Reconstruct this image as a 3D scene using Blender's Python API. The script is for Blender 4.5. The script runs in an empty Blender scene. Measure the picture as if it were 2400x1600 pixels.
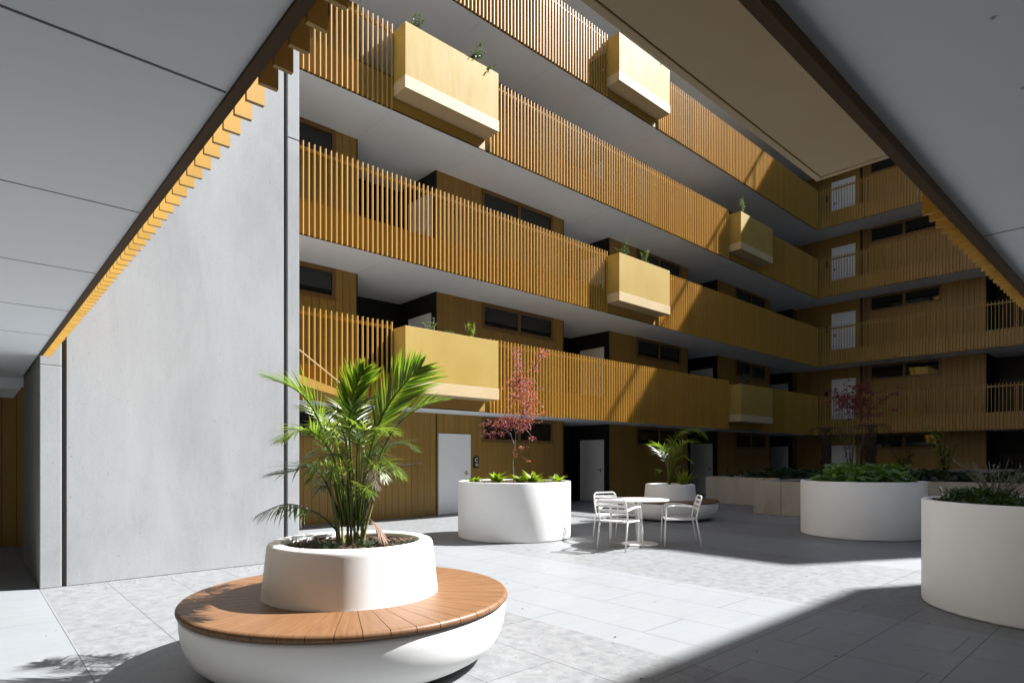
import bpy, bmesh, math, random
from mathutils import Vector, Matrix, Euler
R = math.radians
C = bpy.context.scene.collection
random.seed(7)

# ------------------------------------------------------------------ materials
def mat(name, col, rough=0.6, metal=0.0, spec=0.5):
    m = bpy.data.materials.new(name); m.use_nodes = True
    b = m.node_tree.nodes['Principled BSDF']
    b.inputs['Base Color'].default_value = (*col, 1)
    b.inputs['Roughness'].default_value = rough
    b.inputs['Metallic'].default_value = metal
    b.inputs['Specular IOR Level'].default_value = spec
    return m
class NT:
    def __init__(s, m):
        s.t = m.node_tree; s.b = s.t.nodes['Principled BSDF']; s.out = s.t.nodes['Material Output']
    def n(s, kind, **kw):
        x = s.t.nodes.new(kind)
        for k, v in kw.items():
            if k in x.inputs: x.inputs[k].default_value = v
            else: setattr(x, k, v)
        return x
    def l(s, a, b): s.t.links.new(a, b)
    def math(s, op, a, b=None, c=None):
        x = s.t.nodes.new('ShaderNodeMath'); x.operation = op
        for i, v in enumerate((a, b, c)):
            if v is None: continue
            if isinstance(v, (int, float)): x.inputs[i].default_value = v
            else: s.l(v, x.inputs[i])
        return x.outputs[0]
    def mix(s, f, a, b, mode='MIX'):
        x = s.t.nodes.new('ShaderNodeMix'); x.data_type = 'RGBA'; x.blend_type = mode
        for i, v in ((0, f), (6, a), (7, b)):
            if isinstance(v, (int, float)): x.inputs[i].default_value = v
            elif isinstance(v, tuple): x.inputs[i].default_value = (*v, 1) if len(v) == 3 else v
            else: s.l(v, x.inputs[i])
        return x.outputs[2]
    def coord(s, scale=(1, 1, 1), out='Object'):
        tc = s.n('ShaderNodeTexCoord'); mp = s.n('ShaderNodeMapping'); mp.inputs['Scale'].default_value = scale
        s.l(tc.outputs[out], mp.inputs['Vector']); return mp.outputs[0]
    def noise(s, vec, scale, detail=4, rough=0.55, dist=0.0):
        x = s.n('ShaderNodeTexNoise', Scale=scale, Detail=detail, Roughness=rough, Distortion=dist)
        s.l(vec, x.inputs['Vector']); return x.outputs[0]
    def ramp(s, f, stops, interp='LINEAR'):
        x = s.n('ShaderNodeValToRGB'); e = x.color_ramp.elements; x.color_ramp.interpolation = interp
        while len(e) < len(stops): e.new(0.5)
        for i, (p, c) in enumerate(stops):
            e[i].position = p; e[i].color = (*c, 1) if not isinstance(c, (int, float)) else (c, c, c, 1)
        s.l(f, x.inputs[0]); return x.outputs[0]
    def bump(s, h, strength=0.3, dist=0.01):
        x = s.n('ShaderNodeBump', Strength=strength, Distance=dist); s.l(h, x.inputs['Height']); s.l(x.outputs[0], s.b.inputs['Normal'])

def noisy(name, c1, c2, scale=3.0, stretch=(1, 1, 1), rough=0.6, metal=0.0, spec=0.5, bump=0.0, bscale=60, rvar=0.0, lo=0.3, hi=0.7):
    m = mat(name, c1, rough, metal, spec); t = NT(m)
    v = t.coord(stretch); f = t.noise(v, scale, 6, 0.6)
    t.l(t.ramp(f, ((lo, c1), (hi, c2))), t.b.inputs['Base Color'])
    if rvar:
        t.l(t.math('ADD', t.math('MULTIPLY', f, rvar), rough - rvar / 2), t.b.inputs['Roughness'])
    if bump:
        t.bump(t.noise(t.coord(), bscale, 3), bump, 0.004)
    return m

M = {}
M['slat'] = noisy('gold_slat', (0.423, 0.244, 0.041), (0.457, 0.268, 0.048), 1.2, (1, 1, .3), 0.42, 0.0, 0.5)
M['slat'].node_tree.nodes['Principled BSDF'].inputs['Coat Weight'].default_value = .1; M['slat'].node_tree.nodes['Principled BSDF'].inputs['Coat Roughness'].default_value = .42
M['kick'] = noisy('gold_sheet', (0.274, 0.161, 0.028), (0.301, 0.176, 0.032), .8, (1, 1, .5), 0.4, 0.0, 0.5)
M['board'] = noisy('bronze_board', (0.259, 0.149, 0.027), (0.301, 0.175, 0.032), 2.0, (3, 3, .25), 0.45, 0.0, 0.5)
for nm_, am in (('slat', .16), ('board', .14)):
    t = NT(M[nm_]); s0 = t.b.inputs['Base Color'].links[0].from_socket; g_ = t.n('ShaderNodeNewGeometry')
    k_ = t.math('ADD', t.math('MULTIPLY', g_.outputs['Random Per Island'], am), 1 - am / 2); cc = t.n('ShaderNodeCombineColor')
    for i_ in range(3): t.l(k_, cc.inputs[i_])
    t.l(t.mix(1.0, s0, cc.outputs[0], 'MULTIPLY'), t.b.inputs['Base Color'])
M['backing'] = mat('board_backing', (0.018, 0.010, 0.004), 0.8)
M['frame'] = noisy('bronze_frame', (0.145, 0.078, 0.018), (0.176, 0.093, 0.023), 2.0, (1, 1, 1), 0.4)
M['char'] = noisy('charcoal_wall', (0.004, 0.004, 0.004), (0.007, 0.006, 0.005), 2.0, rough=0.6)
M['charslat'] = mat('charcoal_slat', (0.010, 0.010, 0.011), 0.5)
M['soffit'] = noisy('white_soffit', (0.784, 0.833, 0.875), (0.823, 0.869, 0.911), .7, rough=0.75)
M['softjoint'] = mat('soffit_joint', (0.17, 0.17, 0.17), 0.8)
M['faintjoint'] = mat('faint_joint', (.52, .53, .54), .8)
M['angle'] = noisy('brown_angle', (0.068, 0.038, 0.014), (0.081, 0.048, 0.018), 2, rough=0.6, spec=.15)
M['white'] = noisy('white_fibreglass', (0.78, 0.78, 0.775), (0.83, 0.83, 0.825), 1.4, (1, 1, 1), 0.5, bump=0.06, bscale=90, rvar=0.15)
t = NT(M['white']); c0 = t.b.inputs['Base Color'].links[0].from_socket
st_ = t.math('MULTIPLY', t.ramp(t.noise(t.coord((7, 7, .5)), 2.0, 6, .7), ((.60, 0.0), (.80, 1.0))), t.ramp(t.noise(t.coord(), 1.3, 3), ((.45, 0.0), (.65, .42))))
c1 = t.mix(st_, c0, (.50, .47, .42)); sc_ = t.ramp(t.noise(t.coord(), 34, 2, .5), ((.74, 0.0), (.80, .2)))
t.l(t.mix(sc_, c1, (.58, .56, .53)), t.b.inputs['Base Color'])
M['door'] = noisy('white_door', (0.80, 0.81, 0.83), (0.84, 0.85, 0.87), 1.0, rough=0.45)
M['metalwhite'] = mat('white_powdercoat', (0.74, 0.735, 0.72), 0.4)
M['brass'] = mat('brass', (0.62, 0.47, 0.24), 0.25, 1.0)
M['black'] = mat('black_plate', (0.012, 0.012, 0.013), 0.35)
M['letter'] = mat('white_letter', (0.8, 0.8, 0.8), 0.5)
M['grey'] = noisy('grey_roof', (0.25, 0.25, 0.25), (0.32, 0.32, 0.31), 1, rough=0.8)
M['floor'] = noisy('grey_floor', (.20, .20, .202), (.24, .24, .242), 2, rough=.7)
M['pipe'] = mat('bronze_pipe', (0.036, 0.020, 0.007), 0.4)
M['soil'] = noisy('dark_soil', (0.016, 0.010, 0.007), (0.040, 0.024, 0.014), 30, rough=0.95, bump=0.8, bscale=80)

m = mat('window_glass', (0.010, 0.013, 0.014), 0.03, 0.0, 0.6); M['glass'] = m

# planter box paint: glossy pearl gold with faint vertical weathering
m = mat('pearl_gold', (0.6, 0.4, 0.08), 0.4, 0.0, 0.18); m.node_tree.nodes['Principled BSDF'].inputs['Coat Weight'].default_value = .08; m.node_tree.nodes['Principled BSDF'].inputs['Coat Roughness'].default_value = .42; t = NT(m)
v = t.coord((2.2, 2.2, .35)); f = t.noise(v, 2.2, 6, .65, .4)
v2 = t.coord((1, 1, 1)); f2 = t.noise(v2, .9, 4)
col = t.mix(t.ramp(f2, ((.35, 0.0), (.7, 1.0))), t.ramp(f, ((.3, (0.329, 0.225, 0.052)), (.62, (0.366, 0.261, 0.072)), (.75, (0.385, 0.297, 0.108)))), (0.311, 0.211, 0.043))
t.l(col, t.b.inputs['Base Color'])
t.l(t.ramp(f, ((.3, .56), (.7, .72))), t.b.inputs['Roughness']); M['pearl'] = m
m = noisy('cream_band', (0.418, 0.318, 0.177), (0.452, 0.357, 0.211), 1.6, (1, 1, .5), 0.5, spec=0.25); M['band'] = m

# board-marked grey concrete
def concrete(name, a, b, c, stain=0.5):
    m = mat(name, a, 0.8, 0, .3); t = NT(m)
    v = t.coord((1, 1, .38)); n1 = t.noise(v, 1.1, 8, .62, .6)
    v2 = t.coord((9, 9, 1.1)); n2 = t.noise(v2, 2.6, 6, .75)
    v3 = t.coord(); n3 = t.noise(v3, 55, 3, .6)
    base = t.ramp(n1, ((.33, tuple(x * .97 for x in a)), (.5, b), (.67, tuple(x * 1.01 for x in c))))
    base = t.mix(t.math('MULTIPLY', t.ramp(n2, ((.45, 0.0), (.75, 1.0))), stain * .5), base, tuple(x * 1.14 for x in c))
    base = t.mix(t.ramp(n3, ((.30, .4), (.42, 0.0))), base, tuple(x * .6 for x in a))
    vo = t.n('ShaderNodeTexVoronoi', Scale=7.0); t.l(v3, vo.inputs['Vector'])
    base = t.mix(t.ramp(vo.outputs['Distance'], ((.035, .9), (.06, 0.0))), base, tuple(x * .55 for x in a))
    t.l(base, t.b.inputs['Base Color'])
    t.bump(t.math('ADD', n3, t.math('MULTIPLY', n1, .6)), .16, .006)
    return m
M['conc'] = concrete('pale_concrete', (0.228, 0.237, 0.245), (0.260, 0.270, 0.279), (0.291, 0.299, 0.307))
M['conc2'] = concrete('buff_concrete', (0.349, 0.320, 0.272), (0.429, 0.394, 0.342), (0.496, 0.464, 0.406))
M['joint'] = mat('dark_joint', (.09, .085, .08), .9)

# paving: smooth and speckled bands, brick bond tiles
m = mat('stone_paving', (.5, .5, .5), .55, 0, .4); t = NT(m)
tc = t.n('ShaderNodeTexCoord'); sx = t.n('ShaderNodeSeparateXYZ'); t.l(tc.outputs['Object'], sx.inputs[0])
X, Y = sx.outputs[0], sx.outputs[1]
left = t.math('LESS_THAN', X, 3.445)
off = t.math('ADD', t.math('MULTIPLY', left, -2.835), 3.445)
row = t.math('ADD', t.math('SUBTRACT', X, off), 60.0)
cv = t.n('ShaderNodeCombineXYZ'); t.l(t.math('ADD', Y, 60.1), cv.inputs[0]); t.l(row, cv.inputs[1])
br = t.n('ShaderNodeTexBrick'); br.offset = .5; br.inputs['Scale'].default_value = 1.0
br.inputs['Brick Width'].default_value = 1.8; br.inputs['Row Height'].default_value = .6
br.inputs['Mortar Size'].default_value = .0028; br.inputs['Mortar Smooth'].default_value = 0.0
br.inputs['Color1'].default_value = (.0, .0, .0, 1); br.inputs['Color2'].default_value = (1, 1, 1, 1); br.inputs['Mortar'].default_value = (.5, .5, .5, 1)
t.l(cv.outputs[0], br.inputs['Vector'])
fx = t.math('DIVIDE', t.math('ADD', X, 20.0), 60.0)
bands = [(-9, 1), (-6.5, 0), (-3.2, 1), (-.9, 0), (.61, 1), (3.445, 0), (5.845, 1), (8.8, 0), (10.55, 1), (13.2, 0), (15.2, 1), (18, 0)]
st = [(0.0, 0.0)] + [((b[0] + 20) / 60, float(b[1])) for b in bands]
spk = t.ramp(fx, st, 'CONSTANT')
vec = tc.outputs['Object']
def nz(sc, d=5, r=.6, st=(1, 1, 1)):
    mp = t.n('ShaderNodeMapping'); mp.inputs['Scale'].default_value = st; t.l(vec, mp.inputs['Vector']); return t.noise(mp.outputs[0], sc, d, r)
big = nz(.8, 5); mid = nz(9, 6, .7); fine = nz(48, 3, .7)
smooth = t.mix(t.ramp(nz(1.6, 4, .6, (1, 4, 1)), ((.3, 0.0), (.7, 1.0))), (0.195, 0.207, 0.218), (0.211, 0.223, 0.233))
vo = t.n('ShaderNodeTexVoronoi', Scale=20.0); vo.feature = 'F1'; t.l(vec, vo.inputs['Vector'])
vc = t.n('ShaderNodeSeparateColor'); t.l(vo.outputs['Color'], vc.inputs[0])
fleck = t.math('MULTIPLY', t.ramp(vc.outputs[0], ((.80, 0.0), (.86, 1.0))), t.ramp(vo.outputs['Distance'], ((.012, 1.0), (.024, 0.0))))
sp = t.ramp(mid, ((.28, (.118, .125, .131)), (.42, (.160, .166, .171)), (.55, (.192, .197, .201)), (.70, (.218, .223, .227))))
streak = nz(16, 4, .7, (1.0, .45, 1))
sp = t.mix(t.math('MULTIPLY', t.ramp(streak, ((.54, 0.0), (.62, 1.0))), .45), sp, (.130, .135, .141))
sp = t.mix(t.math('MULTIPLY', t.ramp(fine, ((.56, 0.0), (.66, 1.0))), .5), sp, (.105, .108, .114))
sp = t.mix(t.math('MULTIPLY', fleck, .75), sp, (.07, .073, .08))
base = t.mix(spk, smooth, sp)
base = t.mix(t.math('MULTIPLY', br.outputs['Color'], .10), base, t.mix(1.0, base, (.86, .86, .87), 'MULTIPLY'))
base = t.mix(t.ramp(big, ((.35, .25), (.65, 0.0))), base, t.mix(1.0, base, (.84, .83, .82), 'MULTIPLY'))
base = t.mix(t.math('MULTIPLY', br.outputs['Fac'], .85), base, (.022, .022, .024))
# straight continuous joints in front of the covered walk
fy = t.math('ABSOLUTE', t.math('SUBTRACT', t.math('FRACT', t.math('DIVIDE', t.math('SUBTRACT', Y, 1.0 - 6.0), .6)), 0.0))
ln = t.math('MULTIPLY', t.math('LESS_THAN', fy, .011), t.math('LESS_THAN', Y, 2.3))
base = t.mix(t.math('MULTIPLY', ln, .8), base, (.014, .014, .015))
t.l(base, t.b.inputs['Base Color'])
t.l(t.math('ADD', t.math('MULTIPLY', mid, .2), .42), t.b.inputs['Roughness'])
t.bump(t.math('SUBTRACT', t.math('MULTIPLY', fine, .25), t.math('MULTIPLY', br.outputs['Fac'], 1.5)), .25, .003)
M['paving'] = m

# timber seat boards
m = mat('oiled_timber', (.5, .25, .11), .5, 0, .4); t = NT(m)
g = t.n('ShaderNodeNewGeometry'); rnd = g.outputs['Random Per Island']
tc = t.n('ShaderNodeTexCoord'); sx = t.n('ShaderNodeSeparateXYZ'); t.l(tc.outputs['Object'], sx.inputs[0])
ang = t.math('ARCTAN2', sx.outputs[1], sx.outputs[0])
rad = t.math('SQRT', t.math('ADD', t.math('MULTIPLY', sx.outputs[0], sx.outputs[0]), t.math('MULTIPLY', sx.outputs[1], sx.outputs[1])))
cv = t.n('ShaderNodeCombineXYZ'); t.l(t.math('MULTIPLY', ang, 42.0), cv.inputs[0]); t.l(t.math('MULTIPLY', rad, 2.2), cv.inputs[1]); t.l(t.math('MULTIPLY', rnd, 30), cv.inputs[2])
gr = t.noise(cv.outputs[0], 1.5, 6, .65, .3)
c = t.ramp(gr, ((.3, (0.120, 0.054, 0.021)), (.5, (0.163, 0.079, 0.033)), (.7, (0.196, 0.106, 0.049))))
c = t.mix(t.math('MULTIPLY', rnd, .28), c, (0.120, 0.060, 0.026))
t.l(c, t.b.inputs['Base Color']); t.bump(gr, .15, .003); M['timber'] = m

def leafmat(name, c1, c2, trans=.35, rough=.4):
    m = mat(name, c1, rough, 0, .5); t = NT(m)
    g = t.n('ShaderNodeNewGeometry')
    col = t.mix(g.outputs['Random Per Island'], c1, c2)
    t.l(col, t.b.inputs['Base Color'])
    tr = t.n('ShaderNodeBsdfTranslucent'); t.l(t.mix(1.0, col, (1.5, 1.7, .7), 'MULTIPLY'), tr.inputs[0])
    mx = t.n('ShaderNodeMixShader'); mx.inputs[0].default_value = trans
    t.l(t.b.outputs[0], mx.inputs[1]); t.l(tr.outputs[0], mx.inputs[2]); t.l(mx.outputs[0], t.out.inputs[0])
    return m
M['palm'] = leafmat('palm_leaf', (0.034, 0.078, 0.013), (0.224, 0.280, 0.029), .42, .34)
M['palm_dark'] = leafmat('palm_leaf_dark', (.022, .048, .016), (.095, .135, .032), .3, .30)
M['palm_dead'] = leafmat('palm_leaf_dead', (0.140, 0.070, 0.038), (0.233, 0.140, 0.082), .2, .6)
M['palm_brown'] = leafmat('palm_leaf_brown', (0.031, 0.017, 0.009), (0.070, 0.038, 0.017), .15, .6)
M['palm_stem'] = noisy('palm_stem', (0.082, 0.104, 0.017), (0.198, 0.198, 0.058), 9, (1, 1, .3), .45)
M['maple'] = leafmat('maple_leaf', (0.233, 0.035, 0.050), (0.362, 0.097, 0.129), .45, .45)
M['maple_dark'] = leafmat('maple_leaf_dark', (0.084, 0.009, 0.014), (0.142, 0.019, 0.023), .35, .5)
M['bark'] = noisy('pale_bark', (0.087, 0.062, 0.044), (0.152, 0.119, 0.094), 20, rough=.8)
M['bark_dark'] = noisy('brown_bark', (0.016, 0.009, 0.006), (0.036, 0.020, 0.013), 14, (1, 1, 2), .9, bump=1.0, bscale=40)
M['lime'] = leafmat('lime_leaf', (0.110, 0.166, 0.012), (0.197, 0.245, 0.022), .4, .4)
M['green'] = leafmat('green_leaf', (0.028, 0.060, 0.010), (0.056, 0.098, 0.016), .35, .4)
M['greenpale'] = leafmat('pale_leaf', (0.069, 0.103, 0.033), (0.121, 0.153, 0.056), .3, .45)
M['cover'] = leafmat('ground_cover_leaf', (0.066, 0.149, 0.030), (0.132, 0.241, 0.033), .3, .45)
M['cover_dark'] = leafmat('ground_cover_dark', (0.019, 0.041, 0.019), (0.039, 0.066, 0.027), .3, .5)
M['bluegrass'] = leafmat('bluegreen_blade', (0.018, 0.036, 0.022), (0.036, 0.058, 0.033), .25, .4)
M['silver'] = leafmat('silver_leaf', (0.117, 0.133, 0.099), (0.186, 0.197, 0.157), .25, .6)
M['twig'] = noisy('grey_twig', (0.095, 0.090, 0.070), (0.160, 0.151, 0.122), 20, rough=.8)
M['chip'] = leafmat('bark_chip', (0.050, 0.022, 0.010), (0.123, 0.069, 0.040), .0, .9)
M['litter'] = leafmat('leaf_litter', (.05, .035, .025), (.14, .09, .06), .0, .9)

# ------------------------------------------------------------------ mesh helpers
class MB:
    def __init__(s): s.v = []; s.f = []; s.sm = []
    def box(s, x0, x1, y0, y1, z0, z1):
        b = len(s.v)
        s.v += [(x0, y0, z0), (x1, y0, z0), (x1, y1, z0), (x0, y1, z0), (x0, y0, z1), (x1, y0, z1), (x1, y1, z1), (x0, y1, z1)]
        for q in ((3, 2, 1, 0), (4, 5, 6, 7), (0, 1, 5, 4), (1, 2, 6, 5), (2, 3, 7, 6), (3, 0, 4, 7)):
            s.f.append(tuple(b + i for i in q)); s.sm.append(False)
        return s
    def quad(s, *p, smooth=False):
        b = len(s.v); s.v += [tuple(q) for q in p]; s.f.append(tuple(range(b, b + len(p)))); s.sm.append(smooth); return s
    def tube(s, pts, rad, n=8, cap=True):
        pts = [Vector(p) for p in pts]; k = len(pts)
        rr = rad if isinstance(rad, (list, tuple)) else [rad] * k
        b = len(s.v); up = None
        for i, p in enumerate(pts):
            d = (pts[min(i + 1, k - 1)] - pts[max(i - 1, 0)])
            if d.length < 1e-9: d = Vector((0, 0, 1))
            d.normalize()
            if up is None:
                up = Vector((0, 0, 1)) if abs(d.z) < .9 else Vector((1, 0, 0))
            a = d.cross(up)
            if a.length < 1e-6: a = d.cross(Vector((1, .3, 0)))
            a.normalize(); c = a.cross(d).normalized(); up = c
            for j in range(n):
                w = 2 * math.pi * j / n; q = p + (a * math.cos(w) + c * math.sin(w)) * rr[i]; s.v.append(tuple(q))
        for i in range(k - 1):
            for j in range(n):
                s.f.append((b + i * n + j, b + i * n + (j + 1) % n, b + (i + 1) * n + (j + 1) % n, b + (i + 1) * n + j)); s.sm.append(True)
        if cap:
            s.f.append(tuple(b + j for j in reversed(range(n)))); s.sm.append(False)
            s.f.append(tuple(b + (k - 1) * n + j for j in range(n))); s.sm.append(False)
        return s
    def lathe(s, prof, n=96, closed=False):
        b = len(s.v); k = len(prof)
        for r, z in prof:
            for j in range(n):
                w = 2 * math.pi * j / n; s.v.append((r * math.cos(w), r * math.sin(w), z))
        for i in range(k if closed else k - 1):
            i2 = (i + 1) % k
            for j in range(n):
                s.f.append((b + i * n + j, b + i * n + (j + 1) % n, b + i2 * n + (j + 1) % n, b + i2 * n + j)); s.sm.append(True)
        return s
    def disc(s, r, z, n=96):
        b = len(s.v)
        for j in range(n):
            w = 2 * math.pi * j / n; s.v.append((r * math.cos(w), r * math.sin(w), z))
        s.f.append(tuple(b + j for j in range(n))); s.sm.append(False); return s
    def build(s, name, m, parent=None, loc=(0, 0, 0), rz=0, bevel=0, autosm=False):
        me = bpy.data.meshes.new(name); me.from_pydata(s.v, [], s.f); me.update()
        me.polygons.foreach_set('use_smooth', s.sm)
        me.materials.append(M[m] if isinstance(m, str) else m)
        o = bpy.data.objects.new(name, me); C.objects.link(o)
        o.location = loc; o.rotation_euler = (0, 0, rz)
        if parent: o.parent = parent
        if bevel:
            bv = o.modifiers.new('bevel', 'BEVEL'); bv.width = bevel; bv.segments = 2; bv.limit_method = 'ANGLE'; bv.angle_limit = R(50)
        return o

def tag(o, label, cat, group=None, kind=None):
    if label: o['label'] = label
    if cat: o['category'] = cat
    if group: o['group'] = group
    if kind: o['kind'] = kind
    return o
def thing(name, label, cat, loc=(0, 0, 0), rz=0, group=None):
    o = bpy.data.objects.new(name, None); C.objects.link(o); o.location = loc; o.rotation_euler = (0, 0, rz)
    o.empty_display_size = .2
    return tag(o, label, cat, group)
def copy_tree(o, parent=None):
    c = o.copy(); C.objects.link(c)
    if parent: c.parent = parent
    for ch in [x for x in o.children]: copy_tree(ch, c)
    return c
def fillet(pts, rad, n=5):
    out = [Vector(pts[0])]
    for i in range(1, len(pts) - 1):
        p = Vector(pts[i]); a = (Vector(pts[i - 1]) - p); b = (Vector(pts[i + 1]) - p)
        r = min(rad, a.length * .45, b.length * .45); a = a.normalized() * r; b = b.normalized() * r
        for k in range(n + 1):
            w = k / n; out.append((p + a) * (1 - w) ** 2 + p * 2 * w * (1 - w) + (p + b) * w * w)
    out.append(Vector(pts[-1])); return out
def bez(p, n):                                   # smooth curve through control points (Catmull-Rom)
    p = [Vector(q) for q in p]; out = []; k = len(p) - 1
    for i in range(k):
        a = p[max(i - 1, 0)]; b = p[i]; c = p[i + 1]; d = p[min(i + 2, k)]
        for j in range(n):
            w = j / n; out.append(.5 * ((2 * b) + (c - a) * w + (2 * a - 5 * b + 4 * c - d) * w * w + (3 * b - a - 3 * c + d) * w ** 3))
    out.append(p[-1]); return out

# ------------------------------------------------------------------ setting
FH = 3.045                                        # storey height
g = MB(); g.quad((-150, -150, 0), (150, -150, 0), (150, 150, 0), (-150, 150, 0)); gr = g.build('ground', 'paving'); gr['kind'] = 'structure'

def boards(mb, u0, u1, z0, z1, v=1.70):
    n = max(1, round((u1 - u0) / .18)); w = (u1 - u0) / n
    for i in range(n):
        mb.box(u0 + i * w + .004, u0 + (i + 1) * w - .004, v, v + .03, z0, z1)

def make_door(parent, o, ax, z0, w=1.0, h=2.05, hand=1):
    """white door in a white frame; ax 'u' faces -v, ax 'v' faces -u"""
    u, v = o
    def B(mb, a0, a1, d0, d1, q0, q1):
        if ax == 'u': mb.box(u + a0, u + a1, v + d0, v + d1, z0 + q0, z0 + q1)
        else: mb.box(u + d0, u + d1, v + a0, v + a1, z0 + q0, z0 + q1)
    leaf = MB(); B(leaf, .05, w - .05, -.012, .02, .012, h - .05); 
    d = leaf.build('door', 'door', parent)
    fr = MB(); B(fr, 0, .05, -.03, .04, 0, h); B(fr, w - .05, w, -.03, .04, 0, h); B(fr, .05, w - .05, -.03, .04, h - .05, h)
    s = w - .05 - .16
    B(fr, s, s + .006, -.0135, -.010, .012, h - .052)
    fr.build('door_frame', 'door', d)
    hd = MB(); hx = .13 if hand < 0 else w - .13
    B(hd, hx - .025, hx + .025, -.020, -.012, .98, 1.10)
    B(hd, hx - .012, hx + .012, -.06, -.020, 1.03, 1.055); B(hd, hx - (.11 if hand > 0 else .012), hx + (.012 if hand > 0 else .11), -.072, -.055, 1.03, 1.05)
    hd.build('handle', 'brass', d)
    return d

def make_window(parent, u0, u1, zt, zb, v=1.70):
    f = MB(); t = .075; F0 = v - .022; F1 = v + .032
    f.box(u0, u1, F0, F1, zt - .1, zt); f.box(u0, u1, F0, F1, zb, zb + t)
    f.box(u0, u0 + t, F0, F1, zb + t, zt - .1); f.box(u1 - t, u1, F0, F1, zb + t, zt - .1)
    um = (u0 + u1) / 2; f.box(um - .05, um + .05, F0 + .006, F1, zb + t, zt - .1)
    f.box(u0 - .02, u1 + .02, F0 - .018, F0, zb - .012, zb + .028)
    w = f.build('window', 'frame', parent)
    p = MB(); p.box(u0 + t - .01, u1 - t + .01, v + .012, v + .018, zb + t - .01, zt - .09); p.build('pane', 'glass', w)
    return w

def wing(label, loc, rz, u0, u1, blocks, nfl, slab_u, slab_v1, filled=(), back=None, win=(1.48, 4.17), joints=(), front_doors=(), open_ground=False, soff=-.495, v0=.084):
    """one apartment wing; local axes: u along the gallery, v into the building, origin on the slat plane"""
    b = thing('apartment_building', label, 'building', loc, rz, 'apartment wings round the courtyard')
    core = MB(); ch = MB()
    for (a, c) in blocks: core.box(a + .02, c - .02, 1.735, slab_v1 - .01, FH - .47 if open_ground else 0, nfl * FH)
    for (a, c) in filled: core.box(a - .02, c + .02, 1.735, 3.5, 0, FH - .5)
    core.build('wall_core', 'backing', b)
    walls = {}
    for k in range(nfl):
        zf = k * FH; zc = (k + 1) * FH - .495
        for (a, c) in ([] if open_ground and k == 0 else blocks):
            bo = walls.setdefault(a, MB()); wu0, wu1 = a + win[0], a + win[1]
            has = wu1 < c - .05
            solid = [(a, wu0, zf, zc), (wu0, wu1, zf, zf + 1.87), (wu1, c, zf, zc)] if has else [(a, c, zf, zc)]
            for (s0, s1, q0, q1) in solid:
                cut = [(d0, d1) for (d0, d1, fl) in front_doors if (fl is None or fl == k) and d0 < s1 and d1 > s0]
                if cut:
                    d0, d1 = cut[0]
                    if d0 - s0 > .03: boards(bo, s0, d0, q0, q1)
                    boards(bo, max(s0, d0), min(s1, d1), zf + 2.06, q1)
                    if s1 - d1 > .03: boards(bo, d1, s1, q0, q1)
                else: boards(bo, s0, s1, q0, q1)
            if has: make_window(b, wu0, wu1, zc - .005, zf + 1.87)
        if k == 0:
            for (a, c) in filled: boards(walls.setdefault(c if c in walls else a, MB()), a, c, 0, zc)
        for (d0, d1, fl) in front_doors:
            if fl is None or fl == k: make_door(b, (d0, 1.70), 'u', zf, d1 - d0, hand=-1 if fl is None else 1)
    for w_ in walls.values(): w_.build('wall', 'board', b)
    ends = sorted(blocks)
    rec = [(ends[i][1], ends[i + 1][0]) for i in range(len(ends) - 1)]
    for (a, c) in rec:
        ch.box(a - .02, a + .012, 1.70, 3.42, 0, nfl * FH); ch.box(c - .012, c + .02, 1.70, 3.42, 0, nfl * FH)
        ch.box(a + .012, c - .012, 3.40, 3.46, 0, nfl * FH)
        for k in range(nfl):
            if k == 0 and any(abs(a - x[0]) < .1 for x in filled): continue
            make_door(b, (c - .012, 1.90), 'v', k * FH, 1.02, hand=-1)
            z = k * FH
            scr = MB(); scr.box(a + .06, a + 1.14, 3.0, 3.03, z + 1.45, z + 1.5); scr.box(a + .06, a + 1.14, 3.0, 3.03, z + .1, z + .15)
            for i in range(9): scr.box(a + .08 + i * .125, a + .12 + i * .125, 2.95, 3.0, z + .05, z + 1.62)
            scr.build('recess_screen', 'charslat', b)
    if rec:
        ch.build('recess_lining', 'char', b)
    for k in range(1, nfl + 1):
        s = MB(); s.box(slab_u[0], slab_u[1], v0, slab_v1, k * FH + soff, k * FH); s.build('gallery_slab', 'soffit', b)
        s = MB(); s.box(slab_u[0], slab_u[1], v0 + .01, slab_v1 - .01, k * FH + .003, k * FH + .012); s.build('gallery_floor', 'floor', b)  # unseen grey finish, added over the white slab to cut bounce light
    if joints:
        j = MB()
        for (q, w) in joints:
            for k in range(1, nfl + 1): j.box(q - w / 2, q + w / 2, v0 + .004, 6.2, k * FH + soff - .0025, k * FH + soff + .005)
        j.build('soffit_joint', 'softjoint' if open_ground else 'faintjoint', b)
    return b

wm = wing('long apartment wing with sunlit gold galleries stacked behind the tables and planters', (0, 10.83, 0), 0, 3, 28.3,
          [(-5.1, -.25), (1.9, 6.63), (8.8, 13.47), (15.65, 20.36), (22.55, 27.2), (29.6, 31.5)], 6, (-6, 31.9), 7.0,
          filled=[(6.63, 8.8), (-.25, 1.9)], win=(1.48, 4.2), front_doors=[(8.86, 9.88, 0)],
          joints=[(x * 2.42 + 4.2, .004) for x in range(0, 10)])
wr = wing('shaded apartment wing with four gold galleries closing the far right of the courtyard', (28.23, 10.83, 0), R(-90), 0, 22,
          [(-1.65, 5.7), (7.85, 13.6), (15.7, 22.0)], 6, (-.080, 22.0), 7.0, win=(3.2, 5.85), front_doors=[(-.04, .97, None)])
wl = wing('left apartment wing whose pale panelled soffit hangs over the dark passage', (.697, 0, 0), R(90), -6, 10.7,
          [(-6, 10.7)], 6, (-6, 10.74), 7.0, win=(30, 40), open_ground=True, soff=-.542, v0=.096,
          joints=[(1.96, .007), (3.175, .003), (4.39, .003), (5.63, .0035), (6.85, .003), (.75, .004)])
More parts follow.
